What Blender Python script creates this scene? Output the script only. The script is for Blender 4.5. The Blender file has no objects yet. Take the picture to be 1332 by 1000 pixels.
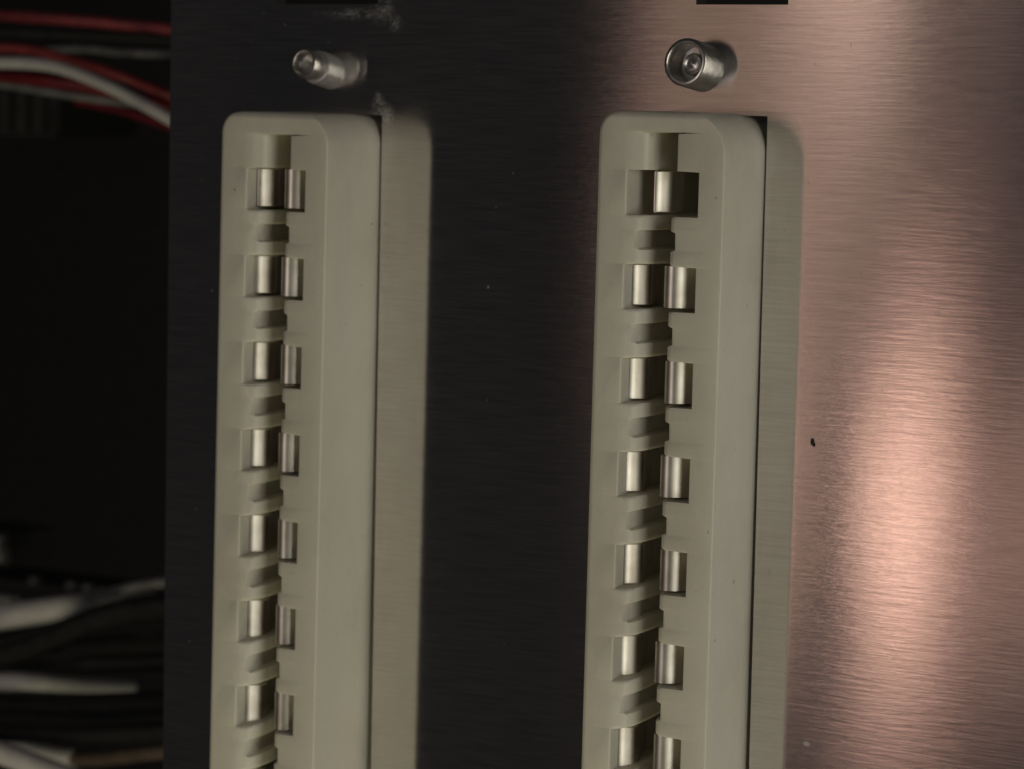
import bpy, bmesh, math, random
from mathutils import Vector, Matrix
random.seed(7)
C = bpy.context.scene.collection
sc = bpy.context.scene
U = 0.1                                   # millimetres -> scene units (1 unit = 1 cm)
R = math.radians

# ------------------------------------------------------------------ camera
cam_d = bpy.data.cameras.new('camera')
cam = bpy.data.objects.new('camera', cam_d); C.objects.link(cam)
ax = Vector((0.849, 0.527, 0.021)); ay = Vector((-0.066, 0.066, 0.996)); az = Vector((0.524, -0.847, 0.091))
ax = (ax - az.normalized() * ax.dot(az.normalized())).normalized(); az = az.normalized(); ay = az.cross(ax).normalized()
m = Matrix((ax, ay, az)).transposed().to_4x4()
m.translation = Vector((73.82, -119.437, 12.898)) * U
cam.matrix_world = m
cam_d.sensor_width = 36; cam_d.lens = 4000 / 1332 * 36
cam_d.clip_start = 0.1; cam_d.clip_end = 500
cam_d.dof.use_dof = True; cam_d.dof.focus_distance = 13.1; cam_d.dof.aperture_fstop = 1.1
sc.camera = cam

# ------------------------------------------------------------------ world and lamps (a dark room; soft lamps, some added out of view)
w = bpy.data.worlds.new('World'); sc.world = w; w.use_nodes = True
bg = w.node_tree.nodes['Background']
bg.inputs[0].default_value = (0.97, 0.94, 0.98, 1); bg.inputs[1].default_value = 0.011

def lamp(name, pos, target, sx, sy, radiance, col, roll=0, shape='RECTANGLE'):
    d = bpy.data.lights.new(name, 'AREA'); d.shape = shape
    d.size = sx * U; d.size_y = sy * U
    area = sx * sy * U * U * (math.pi / 4 if shape == 'ELLIPSE' else 1)
    d.energy = radiance * math.pi * area; d.color = col
    o = bpy.data.objects.new(name, d); C.objects.link(o)
    v = (Vector(target) - Vector(pos)).normalized()
    q = v.to_track_quat('-Z', 'Y').to_matrix().to_4x4()
    o.matrix_world = Matrix.Translation(Vector(pos) * U) @ q @ Matrix.Rotation(R(roll), 4, 'Z')
    return o

def polar(a, e, dist):                     # azimuth from the panel normal (+ right), elevation
    a, e = R(a), R(e)
    return (dist * math.sin(a) * math.cos(e), -dist * math.cos(a) * math.cos(e), dist * math.sin(e))

T = (5, 0, -3)
lamp('key_lamp', polar(62, -3, 215), T, 74, 200, 2.75, (1.0, 0.96, 0.85))
lamp('front_fill', polar(-9, 2, 420), T, 90, 160, 2.9, (1.0, 0.89, 0.83))  # added fill for the connector fronts and the cables behind
lamp('low_lamp', polar(8, -62, 100), (-8, 0, -32), 30, 24, 9.5, (1.0, 0.93, 0.60))
# added unseen lamps, shaped patch by patch for the glow the sheet mirrors
def glow(name, x0, x1, z0, z1, rad, col, roll=0, shape='RECTANGLE', y=-300):
    lamp(name, ((x0+x1)/2, y, (z0+z1)/2), (12, 0, -4), x1 - x0, z1 - z0, rad, col, roll, shape)
glow('dim_glow_helper', -140, -86, -100, 60, 0.022, (1.0, 0.80, 0.78), y=-306)
glow('edge_glow_helper', -168, -160, -22, 62, 0.09, (1.0, 0.64, 0.55), -3)
glow('main_glow_helper', -160, -126, -22, 62, 0.25, (1.0, 0.65, 0.49), -3)
glow('strip_glow_helper', -140, -134.2, -68, -20, 0.75, (1.0, 0.62, 0.46), y=-301)
glow('grey_glow_helper', -134, -121, -82, -33, 0.03, (1.0, 0.80, 0.76), y=-302)
glow('streak_glow_helper', -120.5, -103, -66, -25, 0.52, (1.0, 0.57, 0.45), 13, y=-299)
glow('core_glow_helper', -119.5, -111.5, -62, -34, 2.9, (1.0, 0.60, 0.46), 13, y=-298)
glow('side_glow_helper', -103, -84, -60, -30, 0.5, (1.0, 0.58, 0.46), 0, 'ELLIPSE', y=-303)
glow('top_glow_helper', -136, -118, 18, 72, 0.66, (1.0, 0.68, 0.55), 10, 'ELLIPSE', y=-297)
glow('top_edge_glow_helper', -118, -102, 36, 72, 0.26, (1.0, 0.66, 0.55), 8, y=-304)

sc.view_settings.view_transform = 'Standard'; sc.view_settings.look = 'None'
sc.view_settings.exposure = 0; sc.view_settings.gamma = 1

# ------------------------------------------------------------------ materials
def mat(name, col, rough=0.5, metal=0.0):
    mt = bpy.data.materials.new(name); mt.use_nodes = True
    b = mt.node_tree.nodes['Principled BSDF']
    b.inputs['Base Color'].default_value = (*col, 1); b.inputs['Roughness'].default_value = rough
    b.inputs['Metallic'].default_value = metal
    return mt

class NB:                                  # small node-building helper
    def __init__(s, mt):
        s.t = mt.node_tree; s.b = s.t.nodes['Principled BSDF']
        s.tc = s.t.nodes.new('ShaderNodeTexCoord')
    def new(s, kind, **kw):
        n = s.t.nodes.new(kind)
        for k, v in kw.items():
            if k in n.inputs: n.inputs[k].default_value = v
            else: setattr(n, k, v)
        return n
    def l(s, a, b): s.t.links.new(a, b)
    def mapping(s, scale, loc=(0, 0, 0), rot=(0, 0, 0)):
        n = s.new('ShaderNodeMapping'); n.inputs['Scale'].default_value = scale
        n.inputs['Location'].default_value = loc; n.inputs['Rotation'].default_value = rot
        s.l(s.tc.outputs['Object'], n.inputs['Vector']); return n.outputs[0]
    def noise(s, vec, scale, detail=3, rough=0.5):
        n = s.new('ShaderNodeTexNoise'); n.inputs['Scale'].default_value = scale
        n.inputs['Detail'].default_value = detail; n.inputs['Roughness'].default_value = rough
        s.l(vec, n.inputs['Vector']); return n.outputs['Fac']
    def ramp(s, fac, stops):
        n = s.new('ShaderNodeValToRGB'); e = n.color_ramp.elements
        while len(e) < len(stops): e.new(0.5)
        for q, (p, c) in zip(e, stops):
            q.position = p; q.color = (*c, 1) if len(c) == 3 else c
        s.l(fac, n.inputs[0]); return n.outputs[0]
    def math(s, op, a, b=None, clamp=False):
        n = s.new('ShaderNodeMath', operation=op, use_clamp=clamp)
        for i, v in enumerate((a, b)):
            if v is None: continue
            if isinstance(v, (int, float)): n.inputs[i].default_value = v
            else: s.l(v, n.inputs[i])
        return n.outputs[0]
    def mix(s, fac, a, b):
        n = s.new('ShaderNodeMix', data_type='RGBA')
        for i, v in ((0, fac), (6, a), (7, b)):
            if isinstance(v, (int, float)): n.inputs[i].default_value = v
            elif isinstance(v, tuple): n.inputs[i].default_value = (*v, 1)
            else: s.l(v, n.inputs[i])
        return n.outputs[2]
    def bump(s, h, strength, dist, prev=None):
        n = s.new('ShaderNodeBump'); n.inputs['Strength'].default_value = strength
        n.inputs['Distance'].default_value = dist; s.l(h, n.inputs['Height'])
        if prev is not None: s.l(prev, n.inputs['Normal'])
        return n.outputs[0]
    def spot(s, x, z, rx, rz, power=1.0):  # soft mask round one point of the sheet (mm)
        n = s.new('ShaderNodeMapping'); n.vector_type = 'TEXTURE'
        n.inputs['Location'].default_value = (x * U, 0, z * U); n.inputs['Scale'].default_value = (rx * U, 100, rz * U)
        s.l(s.tc.outputs['Object'], n.inputs['Vector'])
        ln = s.new('ShaderNodeVectorMath', operation='LENGTH'); s.l(n.outputs[0], ln.inputs[0])
        return s.math('SUBTRACT', 1.0, ln.outputs['Value'], True)

def brushed_metal():
    mt = mat('brushed_metal', (0.8, 0.77, 0.74), 0.3, 1.0); k = NB(mt); b = k.b
    uv = k.new('ShaderNodeTangent'); uv.direction_type = 'UV_MAP'; uv.uv_map = 'UVMap'
    k.l(uv.outputs[0], b.inputs['Tangent'])
    b.inputs['Anisotropic'].default_value = 1.0; b.inputs['Anisotropic Rotation'].default_value = 0.25
    fine = k.noise(k.mapping((3.4, 1, 95)), 1.0, 4, 0.65)
    mid = k.noise(k.mapping((5.0, 1, 48)), 1.0, 3, 0.6)
    slow = k.noise(k.mapping((0.45, 1, 0.30), (3.1, 0, 1.7)), 1.0, 1.5, 0.4)
    col = k.ramp(fine, [(0.25, (0.66, 0.62, 0.60)), (0.75, (0.86, 0.84, 0.82))])
    blot = k.noise(k.mapping((1.1, 1, 1.4), (9, 0, 4)), 1.0, 4, 0.6)
    col = k.mix(k.math('MULTIPLY', k.ramp(blot, [(0.35, (0, 0, 0)), (0.7, (1, 1, 1))]), 0.30), col, (0.60, 0.57, 0.55))
    # whitish scuffs beside the left connector and by the opening above it, and a few specks
    crumbs = k.math('MULTIPLY', k.noise(k.mapping((16, 1, 13), rot=(0, 0.5, 0)), 1.0, 6, 0.75), k.noise(k.mapping((38, 1, 70)), 1.0, 5, 0.8))
    m1 = k.math('MAXIMUM', k.spot(-7.75, 12.6, 0.45, 0.8), k.spot(-7.3, 12.0, 0.65, 0.9))
    m2 = k.math('MAXIMUM', k.spot(-7.6, 17.1, 0.9, 0.9), k.math('MAXIMUM', k.spot(-9.4, 16.9, 2.4, 0.35), k.spot(-6.9, 16.5, 0.6, 0.5)))
    m1 = k.math('MAXIMUM', m1, k.math('MULTIPLY', m2, 0.38))
    dust = k.math('MULTIPLY', k.math('SUBTRACT', crumbs, 0.20, True), 7.0, True)
    dust = k.math('MULTIPLY', dust, k.math('MULTIPLY', m1, 1.0, True))
    dust = k.math('MAXIMUM', dust, k.math('MULTIPLY', k.spot(15.43, -14.65, 0.17, 0.12), 3.0, True))
    sparse = k.noise(k.mapping((24, 1, 24), (5, 0, 2)), 1.0, 2, 0.5)
    dust = k.math('MAXIMUM', dust, k.math('MULTIPLY', k.math('SUBTRACT', sparse, 0.735, True), 6.0, True))
    col = k.mix(dust, col, (0.34, 0.33, 0.33))
    speck = k.math('MULTIPLY', k.math('MAXIMUM', k.spot(15.28, -1.39, 0.12, 0.2), k.spot(15.36, -1.5, 0.1, 0.13)), 4.0, True)
    col = k.mix(speck, col, (0.012, 0.01, 0.01)); dust = k.math('MAXIMUM', dust, speck)
    k.l(col, b.inputs['Base Color'])
    k.l(k.math('SUBTRACT', 0.995, k.math('MAXIMUM', dust, k.math('MULTIPLY', k.math('SUBTRACT', fine, 0.36, True), 0.05)), True), b.inputs['Metallic'])
    k.l(k.math('ADD', k.math('MULTIPLY', mid, 0.03), 0.10), b.inputs['Roughness'])
    n1 = k.bump(slow, 1.0, 0.009)
    n2 = k.bump(mid, 1.0, 0.00028, n1)
    n3 = k.bump(fine, 1.0, 0.00018, n2)
    k.l(n3, b.inputs['Normal'])
    return mt

def cream_plastic():
    mt = mat('cream_plastic', (0.60, 0.585, 0.47), 0.42); k = NB(mt)
    n = k.noise(k.mapping((1, 1, 0.6)), 1.9, 5, 0.62)
    f = k.noise(k.mapping((1, 1, 1)), 120, 2, 0.6)
    c = k.ramp(n, [(0.28, (0.56, 0.525, 0.445)), (0.5, (0.66, 0.635, 0.545)), (0.74, (0.72, 0.705, 0.615))])
    c = k.mix(k.math('MULTIPLY', f, 0.30), c, (0.45, 0.43, 0.36))
    sp = k.noise(k.mapping((1, 1, 1), (4, 2, 7)), 26, 1, 0.4)
    c = k.mix(k.math('MULTIPLY', k.math('SUBTRACT', sp, 0.765, True), 10.0, True), c, (0.24, 0.22, 0.17))
    k.l(c, k.b.inputs['Base Color'])
    k.b.inputs['Subsurface Weight'].default_value = 0.28
    k.b.inputs['Subsurface Radius'].default_value = (0.06, 0.055, 0.04); k.b.inputs['Subsurface Scale'].default_value = 1.0
    g = k.noise(k.mapping((1, 1, 1)), 45, 3, 0.6)
    k.l(k.bump(g, 0.25, 0.004), k.b.inputs['Normal'])
    return mt

def tinned():
    mt = mat('tinned_metal', (0.74, 0.71, 0.66), 0.3, 1.0); k = NB(mt)
    g = k.noise(k.mapping((40, 1, 5)), 1.0, 3, 0.6)
    c = k.ramp(k.noise(k.mapping((1, 1, 1)), 9, 3), [(0.3, (0.58, 0.54, 0.45)), (0.7, (0.80, 0.76, 0.67))])
    k.l(c, k.b.inputs['Base Color'])
    k.l(k.math('ADD', k.math('MULTIPLY', g, 0.10), 0.36), k.b.inputs['Roughness'])
    k.l(k.bump(g, 0.15, 0.002), k.b.inputs['Normal'])
    return mt

def noisy(name, col, rough, metal=0.0, amount=0.3, scale=8):
    mt = mat(name, col, rough, metal); k = NB(mt)
    n = k.noise(k.mapping((1, 1, 1)), scale, 4, 0.6)
    dark = tuple(c * (1 - amount) for c in col); lite = tuple(min(1, c * (1 + amount)) for c in col)
    k.l(k.ramp(n, [(0.3, dark), (0.7, lite)]), k.b.inputs['Base Color'])
    k.l(k.bump(n, 0.15, 0.01), k.b.inputs['Normal'])
    return mt

M = dict(panel=brushed_metal(), plastic=cream_plastic(), tin=tinned(),
         steel=noisy('nickel_steel', (0.66, 0.64, 0.60), 0.33, 1.0, 0.12, 30),
         dull=noisy('dull_nickel', (0.50, 0.49, 0.46), 0.40, 0.55, 0.2, 24),
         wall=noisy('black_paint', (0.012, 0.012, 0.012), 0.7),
         red=noisy('red_insulation', (0.36, 0.06, 0.065), 0.45), dred=noisy('dark_red_insulation', (0.20, 0.015, 0.02), 0.5),
         white=noisy('white_insulation', (0.74, 0.73, 0.69), 0.4, 0, 0.1), pale=noisy('pale_insulation', (0.84, 0.83, 0.80), 0.4, 0, 0.1), grey=noisy('grey_insulation', (0.27, 0.27, 0.26), 0.5),
         black=noisy('black_insulation', (0.022, 0.022, 0.022), 0.42), block=noisy('dark_phenolic', (0.035, 0.035, 0.033), 0.6),
         label=noisy('grey_plastic', (0.30, 0.32, 0.28), 0.6), brown=noisy('brown_sleeve', (0.14, 0.105, 0.08), 0.6))

# ------------------------------------------------------------------ object helpers
def link(name, bm, material, parent=None, smooth=None):
    me = bpy.data.meshes.new(name)
    for v in bm.verts: v.co *= U
    bm.to_mesh(me); bm.free(); me.materials.append(material)
    if smooth is not None:
        me.shade_smooth(); me.set_sharp_from_angle(angle=R(smooth))
    o = bpy.data.objects.new(name, me); C.objects.link(o); o.parent = parent
    return o

def tag(o, label=None, cat=None, group=None, kind=None):
    for k, v in (('label', label), ('category', cat), ('group', group), ('kind', kind)):
        if v: o[k] = v
    return o

def empty(name, loc, rot=(0, 0, 0)):
    o = bpy.data.objects.new(name, None); C.objects.link(o); o.empty_display_size = 0.2
    o.location = Vector(loc) * U; o.rotation_euler = rot
    return o

def box(bm, lo, hi, bev=0.0):
    r = bmesh.ops.create_cube(bm, size=1)
    for v in r['verts']:
        for i in range(3): v.co[i] = lo[i] + (v.co[i] + 0.5) * (hi[i] - lo[i])
    if bev: bmesh.ops.bevel(bm, geom=list({e for v in r['verts'] for e in v.link_edges}), offset=bev, segments=2, affect='EDGES')

def catmull(pts, n=6):
    P = [Vector(p) for p in pts]; P = [2 * P[0] - P[1]] + P + [2 * P[-1] - P[-2]]; out = []
    for i in range(1, len(P) - 2):
        a, b, c, d = P[i-1:i+3]
        for k in range(n):
            t = k / n
            out.append(0.5 * (2*b + (c - a)*t + (2*a - 5*b + 4*c - d)*t*t + (3*b - a - 3*c + d)*t**3))
    out.append(P[-2]); return out

def tube(bm, pts, rad, seg=12, n=8):
    P = catmull(pts, n); rings = []
    for i, p in enumerate(P):
        t = (P[min(i+1, len(P)-1)] - P[max(i-1, 0)]).normalized()
        s = t.cross(Vector((0, 1, 0.01))).normalized(); u = s.cross(t)
        r = rad if not callable(rad) else rad(i / (len(P) - 1))
        rings.append([bm.verts.new(p + s*r*math.cos(2*math.pi*k/seg) + u*r*math.sin(2*math.pi*k/seg)) for k in range(seg)])
    for a, b in zip(rings, rings[1:]):
        for k in range(seg): bm.faces.new((a[k], a[(k+1) % seg], b[(k+1) % seg], b[k]))
    bm.faces.new(rings[0][::-1]); bm.faces.new(rings[-1])

def lathe(bm, prof, seg=40, sides=None):   # prof: (radius, height) pairs along -Y; closed by end points at radius 0
    rings = []
    for r, h in prof:
        if r < 1e-6: rings.append([bm.verts.new((0, -h, 0))])
        else: rings.append([bm.verts.new((r*math.cos(2*math.pi*k/seg), -h, r*math.sin(2*math.pi*k/seg))) for k in range(seg)])
    for a, b in zip(rings, rings[1:]):
        for k in range(seg):
            q = [a[k % len(a)], a[(k+1) % len(a)], b[(k+1) % len(b)], b[k % len(b)]]
            q = list(dict.fromkeys(q))
            if len(q) > 2: bm.faces.new(q)
    bmesh.ops.recalc_face_normals(bm, faces=bm.faces)

# ------------------------------------------------------------------ the brushed sheet with its openings
XE = (-20.14, -13.95, -7.52, 6.35, 12.66, 60.0)
def sheet():
    th = 1.0
    holes = [(-14.1, -7.52, -30.0, 12.2), (6.2, 12.66, -30.0, 12.56), (-13.9, -7.85, 17.36, 26.0), (9.0, 13.5, 17.36, 26.0)]
    xs = sorted({-20.14, -20.04, 60.0, *[h[0] for h in holes], *[h[1] for h in holes]})
    zs = sorted({-45.0, 45.0, *[h[2] for h in holes], *[h[3] for h in holes]})
    bm = bmesh.new(); cache = {}
    def v(x, y, z):
        k = (x, y, z)
        if k not in cache: cache[k] = bm.verts.new((x, 0.09, z) if (y == 0 and x == -20.14) else k)
        return cache[k]
    def solid(i, j):
        if not (0 <= i < len(xs)-1 and 0 <= j < len(zs)-1): return False
        x, z = (xs[i]+xs[i+1])/2, (zs[j]+zs[j+1])/2
        return not any(a < x < b and c < z < d for a, b, c, d in holes)
    for i in range(len(xs)-1):
        for j in range(len(zs)-1):
            if not solid(i, j): continue
            x0, x1, z0, z1 = xs[i], xs[i+1], zs[j], zs[j+1]
            bm.faces.new((v(x0,0,z0), v(x1,0,z0), v(x1,0,z1), v(x0,0,z1)))
            bm.faces.new((v(x0,th,z1), v(x1,th,z1), v(x1,th,z0), v(x0,th,z0)))
            for di, dj, a, b in ((-1,0,(x0,z1),(x0,z0)), (1,0,(x1,z0),(x1,z1)), (0,-1,(x0,z0),(x1,z0)), (0,1,(x1,z1),(x0,z1))):
                if not solid(i+di, j+dj):
                    bm.faces.new((v(a[0],0,a[1]), v(a[0],th,a[1]), v(b[0],th,b[1]), v(b[0],0,b[1])))
    bmesh.ops.recalc_face_normals(bm, faces=bm.faces)
    uv = bm.loops.layers.uv.new('UVMap')
    for f in bm.faces:
        for l in f.loops: l[uv].uv = (l.vert.co.x * 0.02 + l.vert.co.y * 0.01, l.vert.co.z * 0.02 + l.vert.co.y * 0.013)
    return link('metal_sheet', bm, M['panel'])
tag(sheet(), 'brushed metal sheet with cut openings that holds both cream connectors', 'metal sheet')

# ------------------------------------------------------------------ edge connectors
# a cross-section is a list of (u, d): u across the face from its left edge, d depth behind the face; all have equal length
DEEP = 7.0
def leadin(pts, end_u):
    return pts + [(end_u, 3.2), (end_u + 0.02, DEEP)]
PROF = {
    'flat':   [(0.9 + 0.27*i, 0) for i in range(16)],
    'groove': leadin([(1.1,0),(1.44,0.02),(1.60,0.07),(1.68,0.28),(1.72,0.70),(1.77,1.2),(1.83,1.8),(1.89,2.4)], 1.92) +
              [(3.58,DEEP),(3.60,3.2),(3.61,0.5),(3.62,0.15),(3.66,0.04),(3.78,0)],
    'rib':    leadin([(0.95,0),(1.3,0.02),(1.58,0.09),(1.80,0.26),(1.99,0.58),(2.13,1.08),(2.24,1.7),(2.30,2.4)], 2.33) +
              [(3.28,DEEP),(3.30,3.2),(3.32,0.6),(3.36,0.20),(3.46,0.06),(3.66,0)],
    'key':    leadin([(1.0,0),(1.45,0.03),(1.8,0.11),(2.02,0.24),(2.14,0.45),(2.20,0.8),(2.24,1.3),(2.26,2.0)], 2.28) +
              [(3.58,DEEP),(3.60,3.2),(3.61,0.5),(3.62,0.15),(3.66,0.04),(3.78,0)],
    'window': leadin([(1.12,0),(1.15,0.0),(1.17,0.01),(1.19,0.04),(1.2,0.12),(1.2,0.5),(1.2,1.0),(1.2,2.0)], 1.2) +
              [(4.70,DEEP),(4.70,3.2),(4.70,0.5),(4.70,0.10),(4.73,0.02),(4.78,0)],
}
PROF0 = dict(PROF)
def shifted(name, dd):
    return [(u, d + (dd if 0.02 < d < 2.7 else 0)) for u, d in PROF[name]]

def housing(H, W, top, zc, hh, key, r_left, r_right, edge):
    """H height over the sheet, W width, top end, contact centres zc, window height hh, key slot (z0,z1)"""
    rows = []                              # (z, profile)
    zb = zc[-1] - 4.0
    rows += [(zb - 3.0, PROF['flat']), (zb, PROF['flat'])]
    for i in range(len(zc) - 1, -1, -1):
        lo, hi = zc[i] - hh/2, zc[i] + hh/2
        rows += [(lo - 0.50, PROF['rib'] if i < len(zc)-1 else PROF['flat'])]
        rows += [(lo - 0.24, PROF['rib']), (lo - 0.14, PROF['rib']), (lo - 0.05, shifted('rib', 0.02)), (lo, shifted('rib', 0.09)), (lo + 0.02, PROF['window']), (hi - 0.02, PROF['window'])]
        if i > 0:
            nlo = zc[i-1] - hh/2; g = (hi + nlo)/2
            rows += [(hi, shifted('rib', 0.09)), (hi + 0.05, shifted('rib', 0.02)), (hi + 0.14, PROF['rib']), (hi + 0.24, PROF['rib']), (g - 0.44, PROF['rib']), (g - 0.36, PROF['groove']), (g + 0.36, PROF['groove']), (g + 0.44, PROF['rib'])]
        else:
            rows += [(hi, PROF['key']), (key[1] - 0.07, PROF['key']), (key[1], PROF['flat'])]
    rows.sort(key=lambda r: r[0])
    # top end: rounded corners seen from the front, rounded edge towards the viewer
    def inset(r, z):
        t = z - (top - r)
        return 0 if t <= 0 else r - math.sqrt(max(0, r*r - t*t))
    def active(z):
        for (za, pa), (zb_, pb) in zip(rows, rows[1:]):
            if za < z < zb_: return pa if pa is pb else None
        return PROF['flat'] if z > rows[-1][0] else None
    extra = {round(top - r + r*math.sin(R(a)), 3) for r in (r_left, r_right) for a in range(6, 88, 6)}
    extra |= {round(top - edge + edge*math.sin(R(a)), 3) for a in range(0, 90, 15)}
    zs = sorted(extra)
    zs = [z for i, z in enumerate(zs) if i == 0 or z - zs[i-1] > 0.012]
    stack = rows + [(z, active(z)) for z in zs if active(z) is not None]
    stack.sort(key=lambda r: r[0])
    full = []
    for z, p in stack:
        t = z - (top - edge); dd = 0 if t <= 0 else edge - math.sqrt(max(0, edge*edge - t*t))
        full.append((z, p, min(inset(r_left, z), r_left*0.93), min(inset(r_right, z), r_right*0.93), dd))
    full.append((top, PROF['flat'], r_left*0.95, r_right*0.95, edge))
    full.append((top, PROF['flat'], r_left*0.95, r_right*0.95, H + 3.5))
    bm = bmesh.new(); grid = []
    na = 6
    for z, p, il, ir, dd in full:
        pts = [(il, max(H + 3.0, dd))] + [(il + edge*(1 - math.cos(R(90*k/na))), dd + edge*(1 - math.sin(R(90*k/na)))) for k in range(na + 1)]
        e2 = 0.06; lo_u, hi_u = il + edge, W - ir - e2
        for u, d in p:
            pts.append((min(max(u, lo_u + 0.01), hi_u - 0.01), d + dd))
        pts += [(W - ir - e2*(1 - math.cos(R(90*k/na))), dd + e2*(1 - math.sin(R(90*k/na)))) for k in range(na, -1, -1)]
        pts += [(W - ir, max(H - 0.75, dd + e2)), (W - ir - 0.01, max(H - 0.35, dd + e2)), (W - ir - 0.07, max(H - 0.05, dd + e2)), (W - ir - 0.12, max(H + 3.0, dd + e2))]
        if dd > H: pts = [(u, dd) for u, d in pts]
        sk = 0.2*min(1, max(0, (6 - z)/22))    # the ribs lean a little more towards the lower end
        grid.append([bm.verts.new((u, -(H - d), z + (sk*min(d, 2.4) if 0 < i < len(pts) - 1 and il + edge < u < hi_u else 0))) for i, (u, d) in enumerate(pts)])
    for a, b in zip(grid, grid[1:]):
        for k in range(len(a) - 1):
            bm.faces.new((a[k], a[k+1], b[k+1], b[k]))
    bmesh.ops.recalc_face_normals(bm, faces=bm.faces)
    return bm

def strip(bm, curve, H, z0, z1, th=0.26):
    """a bent spring contact: the curve (u, d) swept along z with a thickness"""
    P = [Vector((u, -(H - d))) for u, d in curve]; P = [Vector(q) for q in catmull([(p.x, p.y, 0) for p in P], 6)]
    out = []
    for i, p in enumerate(P):
        t = (P[min(i+1, len(P)-1)] - P[max(i-1, 0)]).normalized()
        out.append(Vector((-t.y, t.x, 0)))
    ring = [(p, n) for p, n in zip(P, out)]
    b = 0.05
    cols = []
    for (p, n) in ring:
        a = p; c = p + n * th
        cols.append([bm.verts.new((q.x, q.y, z)) for q, z in ((a, z0 + b), (a + n*b, z0), (c, z0), (c, z1), (a + n*b, z1), (a, z1 - b))])
    for s, t in zip(cols, cols[1:]):
        for k in range(6): bm.faces.new((s[k], s[(k+1) % 6], t[(k+1) % 6], t[k]))
    bm.faces.new(cols[0]); bm.faces.new(cols[-1][::-1])
    bmesh.ops.recalc_face_normals(bm, faces=bm.faces)

LEFT = [(1.17,0.86),(1.24,0.74),(1.40,0.83),(1.58,1.03),(1.76,1.26),(1.81,1.45),(1.76,1.75),(1.52,2.4),(1.25,3.4)]
RIGHT = [(4.62,1.60),(4.28,1.17),(4.00,0.85),(3.74,0.57),(3.51,0.43),(3.34,0.50),(3.26,0.85),(3.32,1.6),(3.6,2.8)]

def connector(name, label, x, rot, H, W, top, zc, hh, key, rl, rr, edge, tab, off, wr):
    x -= off; W += off                     # wider on its left side
    def move(p):
        return [(u + off - (wr if u > 4.3 and p is PROF0['window'] else 0), d) for u, d in p]
    for k in PROF0: PROF[k] = move(PROF0[k])
    root = empty(name, (x, 0, 0), (0, R(rot), 0))
    tag(root, label, 'connector', 'edge connectors mounted on the brushed sheet')
    link('housing', housing(H, W, top, zc, hh, key, rl, rr, edge), M['plastic'], root, 38)
    for z, (dl, dr, wl, lab) in zip(zc, tab):
        j = random.uniform(-0.03, 0.03)
        if dl is not None:
            bm = bmesh.new(); cv = [(off + u + dl, d + j) for i, (u, d) in enumerate(LEFT)]
            strip(bm, cv, H, z - hh/2 + 0.13, z + hh/2 - 0.03)
            o = link('contact', bm, M['tin'], root, 28)
            if lab: o['label'] = lab
        if dr is not None:
            bm = bmesh.new(); cv = [(off + min(u + dr, 4.64 - wr), d + j) for u, d in RIGHT]
            strip(bm, cv, H, z - hh/2 + 0.17, z + hh/2 - 0.01)
            link('contact', bm, M['tin'], root, 28)
    return root

zL = [8.70 - 4.068*i for i in range(8)]
connector('edge_connector', 'left cream plastic edge connector, standing in the dark part below the slim post',
          -13.42, 0.55, 4.3, 5.75, 12.26, zL, 1.97, (9.7, 11.28), 1.0, 1.5, 0.32,
          [(0.06,0.02,0,None),(0.0,-0.06,0,None),(-0.05,0.0,0,None),(-0.05,0.0,0,None),(-0.06,0.05,0,None),(-0.05,0.04,0,None),(-0.05,0.1,0,None),(0,0.05,0,None)], 0.44, 0.2)
zR = [9.18 - 4.08*i for i in range(8)]
connector('edge_connector', 'right cream plastic edge connector with its top contact bent, beside the warm metal',
          6.62, 0.35, 3.8, 5.95, 12.68, zR, 1.97, (10.36, 11.82), 1.0, 1.8, 0.32,
          [(0.95,None,0,'spring contact bent away to the right'),(-0.06,-0.1,0,None),(-0.08,0.09,0,None),(-0.15,0.0,0,None),(-0.06,0.12,0,None),(-0.12,0.0,0,None),(-0.07,0.09,0,None),(0,0,0,None)], 0.34, 0.0)

# ------------------------------------------------------------------ screws above the connectors
s1 = empty('metal_post', (-10.5, 0, 14.18), (R(-10), 0, R(-2)))
tag(s1, 'slim stepped metal post with round open tip on the dark sheet above the left connector', 'metal post', 'metal posts above the connectors')
bm = bmesh.new(); lathe(bm, [(0.82,-1.0),(0.80,1.12),(0.77,1.20),(0.70,1.23),(0.46,1.24),(0.46,1.6)])
link('collar', bm, M['dull'], s1, 40)
bm = bmesh.new()
lathe(bm, [(0.44,1.3),(0.60,1.5),(0.68,1.55),(0.68,2.04),(0.66,2.11),(0.615,2.14),(0.57,2.13),(0.54,2.08),(0.53,1.62),(0.20,1.58),(0.0,1.66)])
link('tip', bm, M['steel'], s1, 38)

s2 = empty('metal_post', (9.4, 0, 14.62), (R(-8), 0, R(-3)))
tag(s2, 'wide hollow metal post with a pin inside, on the warm sheet above the right connector', 'metal post', 'metal posts above the connectors')
bm = bmesh.new()
lathe(bm, [(1.06,-1.0),(1.06,1.42),(1.04,1.50),(0.98,1.54),(0.90,1.54),(0.86,1.50),(0.84,1.40),(0.83,0.5),(0.0,0.45)])
link('barrel', bm, M['steel'], s2, 35)
bm = bmesh.new()
lathe(bm, [(0.50,0.4),(0.50,1.12),(0.47,1.19),(0.42,1.22),(0.37,1.19),(0.32,1.12),(0.14,1.12),(0.06,1.17),(0.0,1.18)])
o = link('pin', bm, M['steel'], s2, 35); o.location = Vector((0.2, 0, -0.04)) * U

# ------------------------------------------------------------------ the dark inside of the cabinet, left of the sheet
bm = bmesh.new(); box(bm, (-190, 120, -130), (120, 124, 130)); tag(link('cabinet_wall', bm, M['wall']), kind='structure')

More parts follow.
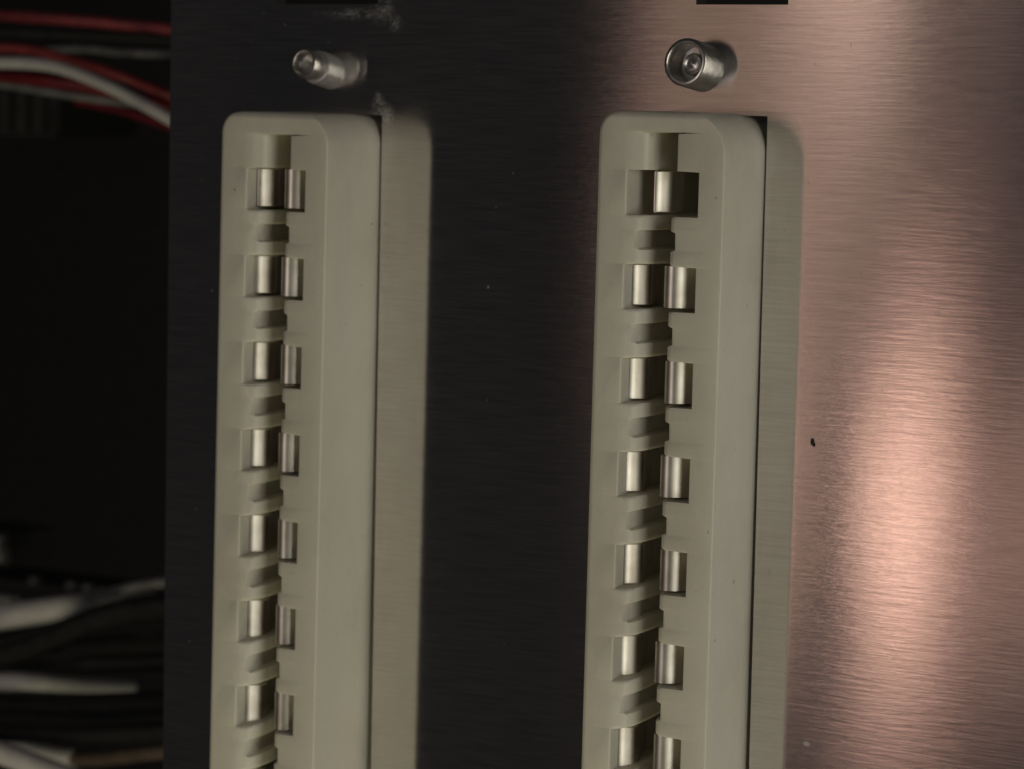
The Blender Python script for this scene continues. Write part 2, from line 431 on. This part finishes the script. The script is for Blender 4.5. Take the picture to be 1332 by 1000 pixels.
def px(x, y, h):                           # where a sight line meets the plane h mm behind the sheet
    v = Vector(((x - 666)/4000, (500 - y)/4000, -1)); v = cam.matrix_world.to_3x3() @ v
    o = cam.matrix_world.translation / U; t = (h - o.y)/v.y
    return o + v*t

def cable(name, pts, rad, material, label, cat='wire', group=None):
    bm = bmesh.new(); tube(bm, pts, rad); return tag(link(name, bm, material, None, 60), label, cat, group)

def run(h, *p): return [px(x, y, h + dh) for x, y, dh in p]
cable('wire', run(48, (-60,40,0),(30,44,0),(110,47,1),(215,52,3),(330,58,6)), 0.28, M['block'], 'dark wire just under the topmost red wire', 'wire', 'wires crossing behind the sheet edge at the top left')
RW = 'wires crossing behind the sheet edge at the top left'
cable('wire', run(38, (-60,18,0),(20,22,0),(110,28,1),(215,38,3),(330,50,6)), 0.36, M['red'], 'topmost red wire running level behind the top left edge of the sheet', 'wire', RW)
cable('wire', run(44, (60,66,3),(110,64,1),(160,69,0),(225,71,0),(330,70,0)), 0.26, M['grey'], 'short pale grey wire under the topmost red wire', 'wire', RW)
cable('wire', run(36, (-60,62,0),(20,63,0),(80,75,0),(150,97,0),(220,124,3),(300,160,5)), 0.33, M['red'], 'red wire curving down just above the white wire', 'wire', RW)
cable('wire', run(33, (-60,84,0),(10,82,0),(70,87,0),(125,106,0),(175,130,0),(222,156,0),(300,200,3)), 0.40, M['white'], 'white wire curving down between two red wires at top left', 'wire', RW)
cable('wire', run(37, (-60,98,0),(10,100,0),(70,107,0),(130,116,1),(190,132,3),(260,150,6)), 0.44, M['dred'], 'dark red wire tucked under the white wire', 'wire', RW)
cable('wire', run(40, (-60,104,0),(10,111,0),(70,121,0),(130,130,0),(185,136,2),(260,140,4)), 0.27, M['grey'], 'thin grey wire along the underside of the dark red wire', 'wire', RW)
cable('wire', run(44, (100,132,0),(150,142,0),(200,158,0),(280,190,0)), 0.28, M['dred'], 'faint dark red wire lowest of the top left wires', 'wire', RW)

t = empty('terminal_block', px(30, 146, 60))
tag(t, 'dark terminal block below the red and white wires at top left', 'terminal block')
a, b = px(-40, 112, 60), px(72, 178, 60); off = t.location / U
bm = bmesh.new(); box(bm, (a.x-off.x, 0, b.z-off.z), (b.x-off.x, 10, a.z-off.z), 0.3); link('body', bm, M['block'], t)
for k in range(4):
    p = px(-4 + 22*k, 146, 60) - off
    bm = bmesh.new(); box(bm, (p.x-0.16, -0.7, b.z-off.z+0.25), (p.x+0.16, 0.1, a.z-off.z-0.25), 0.05); link('rib', bm, M['block'], t)

BW = 'cables lying at the bottom left'
cable('cable', run(36, (-80,812,-2),(-10,803,-2),(50,795,-1),(100,787,1),(150,781,6),(190,777,14)), lambda f: 0.95 - 0.25*f, M['pale'], 'upper white cable at bottom left, dipping behind a black cable', 'cable', BW)
cable('cable', run(30, (-60,862,0),(20,846,0),(80,822,0),(130,802,0),(180,791,0),(240,785,0),(320,782,0)), 0.75, M['black'], 'black cable just under the upper white cable', 'cable', BW)
cable('cable', run(40, (-80,888,-2),(-10,884,-1),(40,886,0),(80,889,3),(120,891,8),(170,893,16)), lambda f: 0.68 - 0.2*f, M['pale'], 'middle white cable at bottom left between black cables', 'cable', BW)
cable('cable', run(33, (-60,866,3),(20,862,2),(90,862,0),(160,862,0),(240,858,0),(320,856,0)), 0.62, M['black'], 'black cable passing above the middle white cable', 'cable', BW)
cable('cable', run(31, (-60,916,0),(20,916,0),(100,918,0),(180,916,0),(320,908,0)), 0.85, M['black'], 'thick black cable below the middle white cable', 'cable', BW)
cable('cable', run(29, (-60,950,0),(20,952,0),(100,955,0),(180,952,0),(320,944,0)), 0.62, M['black'], 'black cable with a faint sheen above the lowest white cable', 'cable', BW)
cable('cable', run(34, (-60,966,0),(10,972,0),(60,981,0),(96,986,0)), 0.62, M['pale'], 'short white cable end at bottom left joined to a brown sleeve', 'cable', BW)
cable('cable_sleeve', run(34, (94,986,0),(130,986,0),(190,979,0),(250,974,0),(320,970,0)), 0.50, M['brown'], 'brown sleeve continuing the short white cable behind the sheet', 'sleeve')
cable('cable', run(27, (-60,960,0),(0,978,0),(40,993,0),(90,1012,0),(160,1040,0)), 0.75, M['pale'], 'lowest beige white cable cutting the bottom left corner', 'cable', BW)
cable('cable', run(42, (120,775,2),(160,766,0),(195,759,0),(260,752,0)), 0.34, M['grey'], 'faint grey cable by the sheet edge above the black cables', 'cable', BW)

cable('cable', run(45, (-60,836,0),(20,836,0),(90,842,0),(160,838,0),(320,830,0)), 0.7, M['black'], 'black cable lying furthest back between the two upper white cables', 'cable', BW)
cable('cable', run(43, (-60,908,-2),(-10,902,-1),(30,899,1),(70,900,6),(110,903,14)), lambda f: 0.42 - 0.14*f, M['grey'], 'thin grey cable tip right under the middle white cable', 'cable', BW)

def small_block(name, x0, y0, x1, y1, h, dep, material, label, cat):
    a, b = px(x0, y0, h), px(x1, y1, h)
    r = empty(name, a); tag(r, label, cat)
    bm = bmesh.new(); box(bm, (0, 0, b.z - a.z), (b.x - a.x, dep, 0), 0.12); link('body', bm, material, r)
    return r, a
r, a = small_block('relay', -60, 684, 12, 736, 55, 5, M['block'], 'relay with its lit lid coloured pale and unlit body black at the left edge above the white cables', 'relay')
bm = bmesh.new(); box(bm, (-0.5, -0.5, -2.2), (px(12,700,55).x - a.x - 0.4, 0.05, -0.3), 0.05); link('lid', bm, M['label'], r)  # pale lid and black body put the lit and unlit sides into colour
r, a = small_block('terminal_lug', -50, 768, 14, 786, 50, 1.2, M['label'], 'small grey lug at the left edge touching the upper white cable', 'lug')
r, a = small_block('terminal_strip', -60, 744, 142, 778, 58, 6, M['black'], 'black terminal strip with small bright screws above the upper white cable', 'terminal strip')
for x, y in ((44, 754), (92, 760), (114, 763), (133, 768)):
    bm = bmesh.new(); lathe(bm, [(0.34,-0.4),(0.34,0.25),(0.26,0.36),(0.0,0.38)], 16)
    o = link('terminal_screw', bm, M['steel'], r, 40); o.location = (px(x, y, 57.6) - a) * U
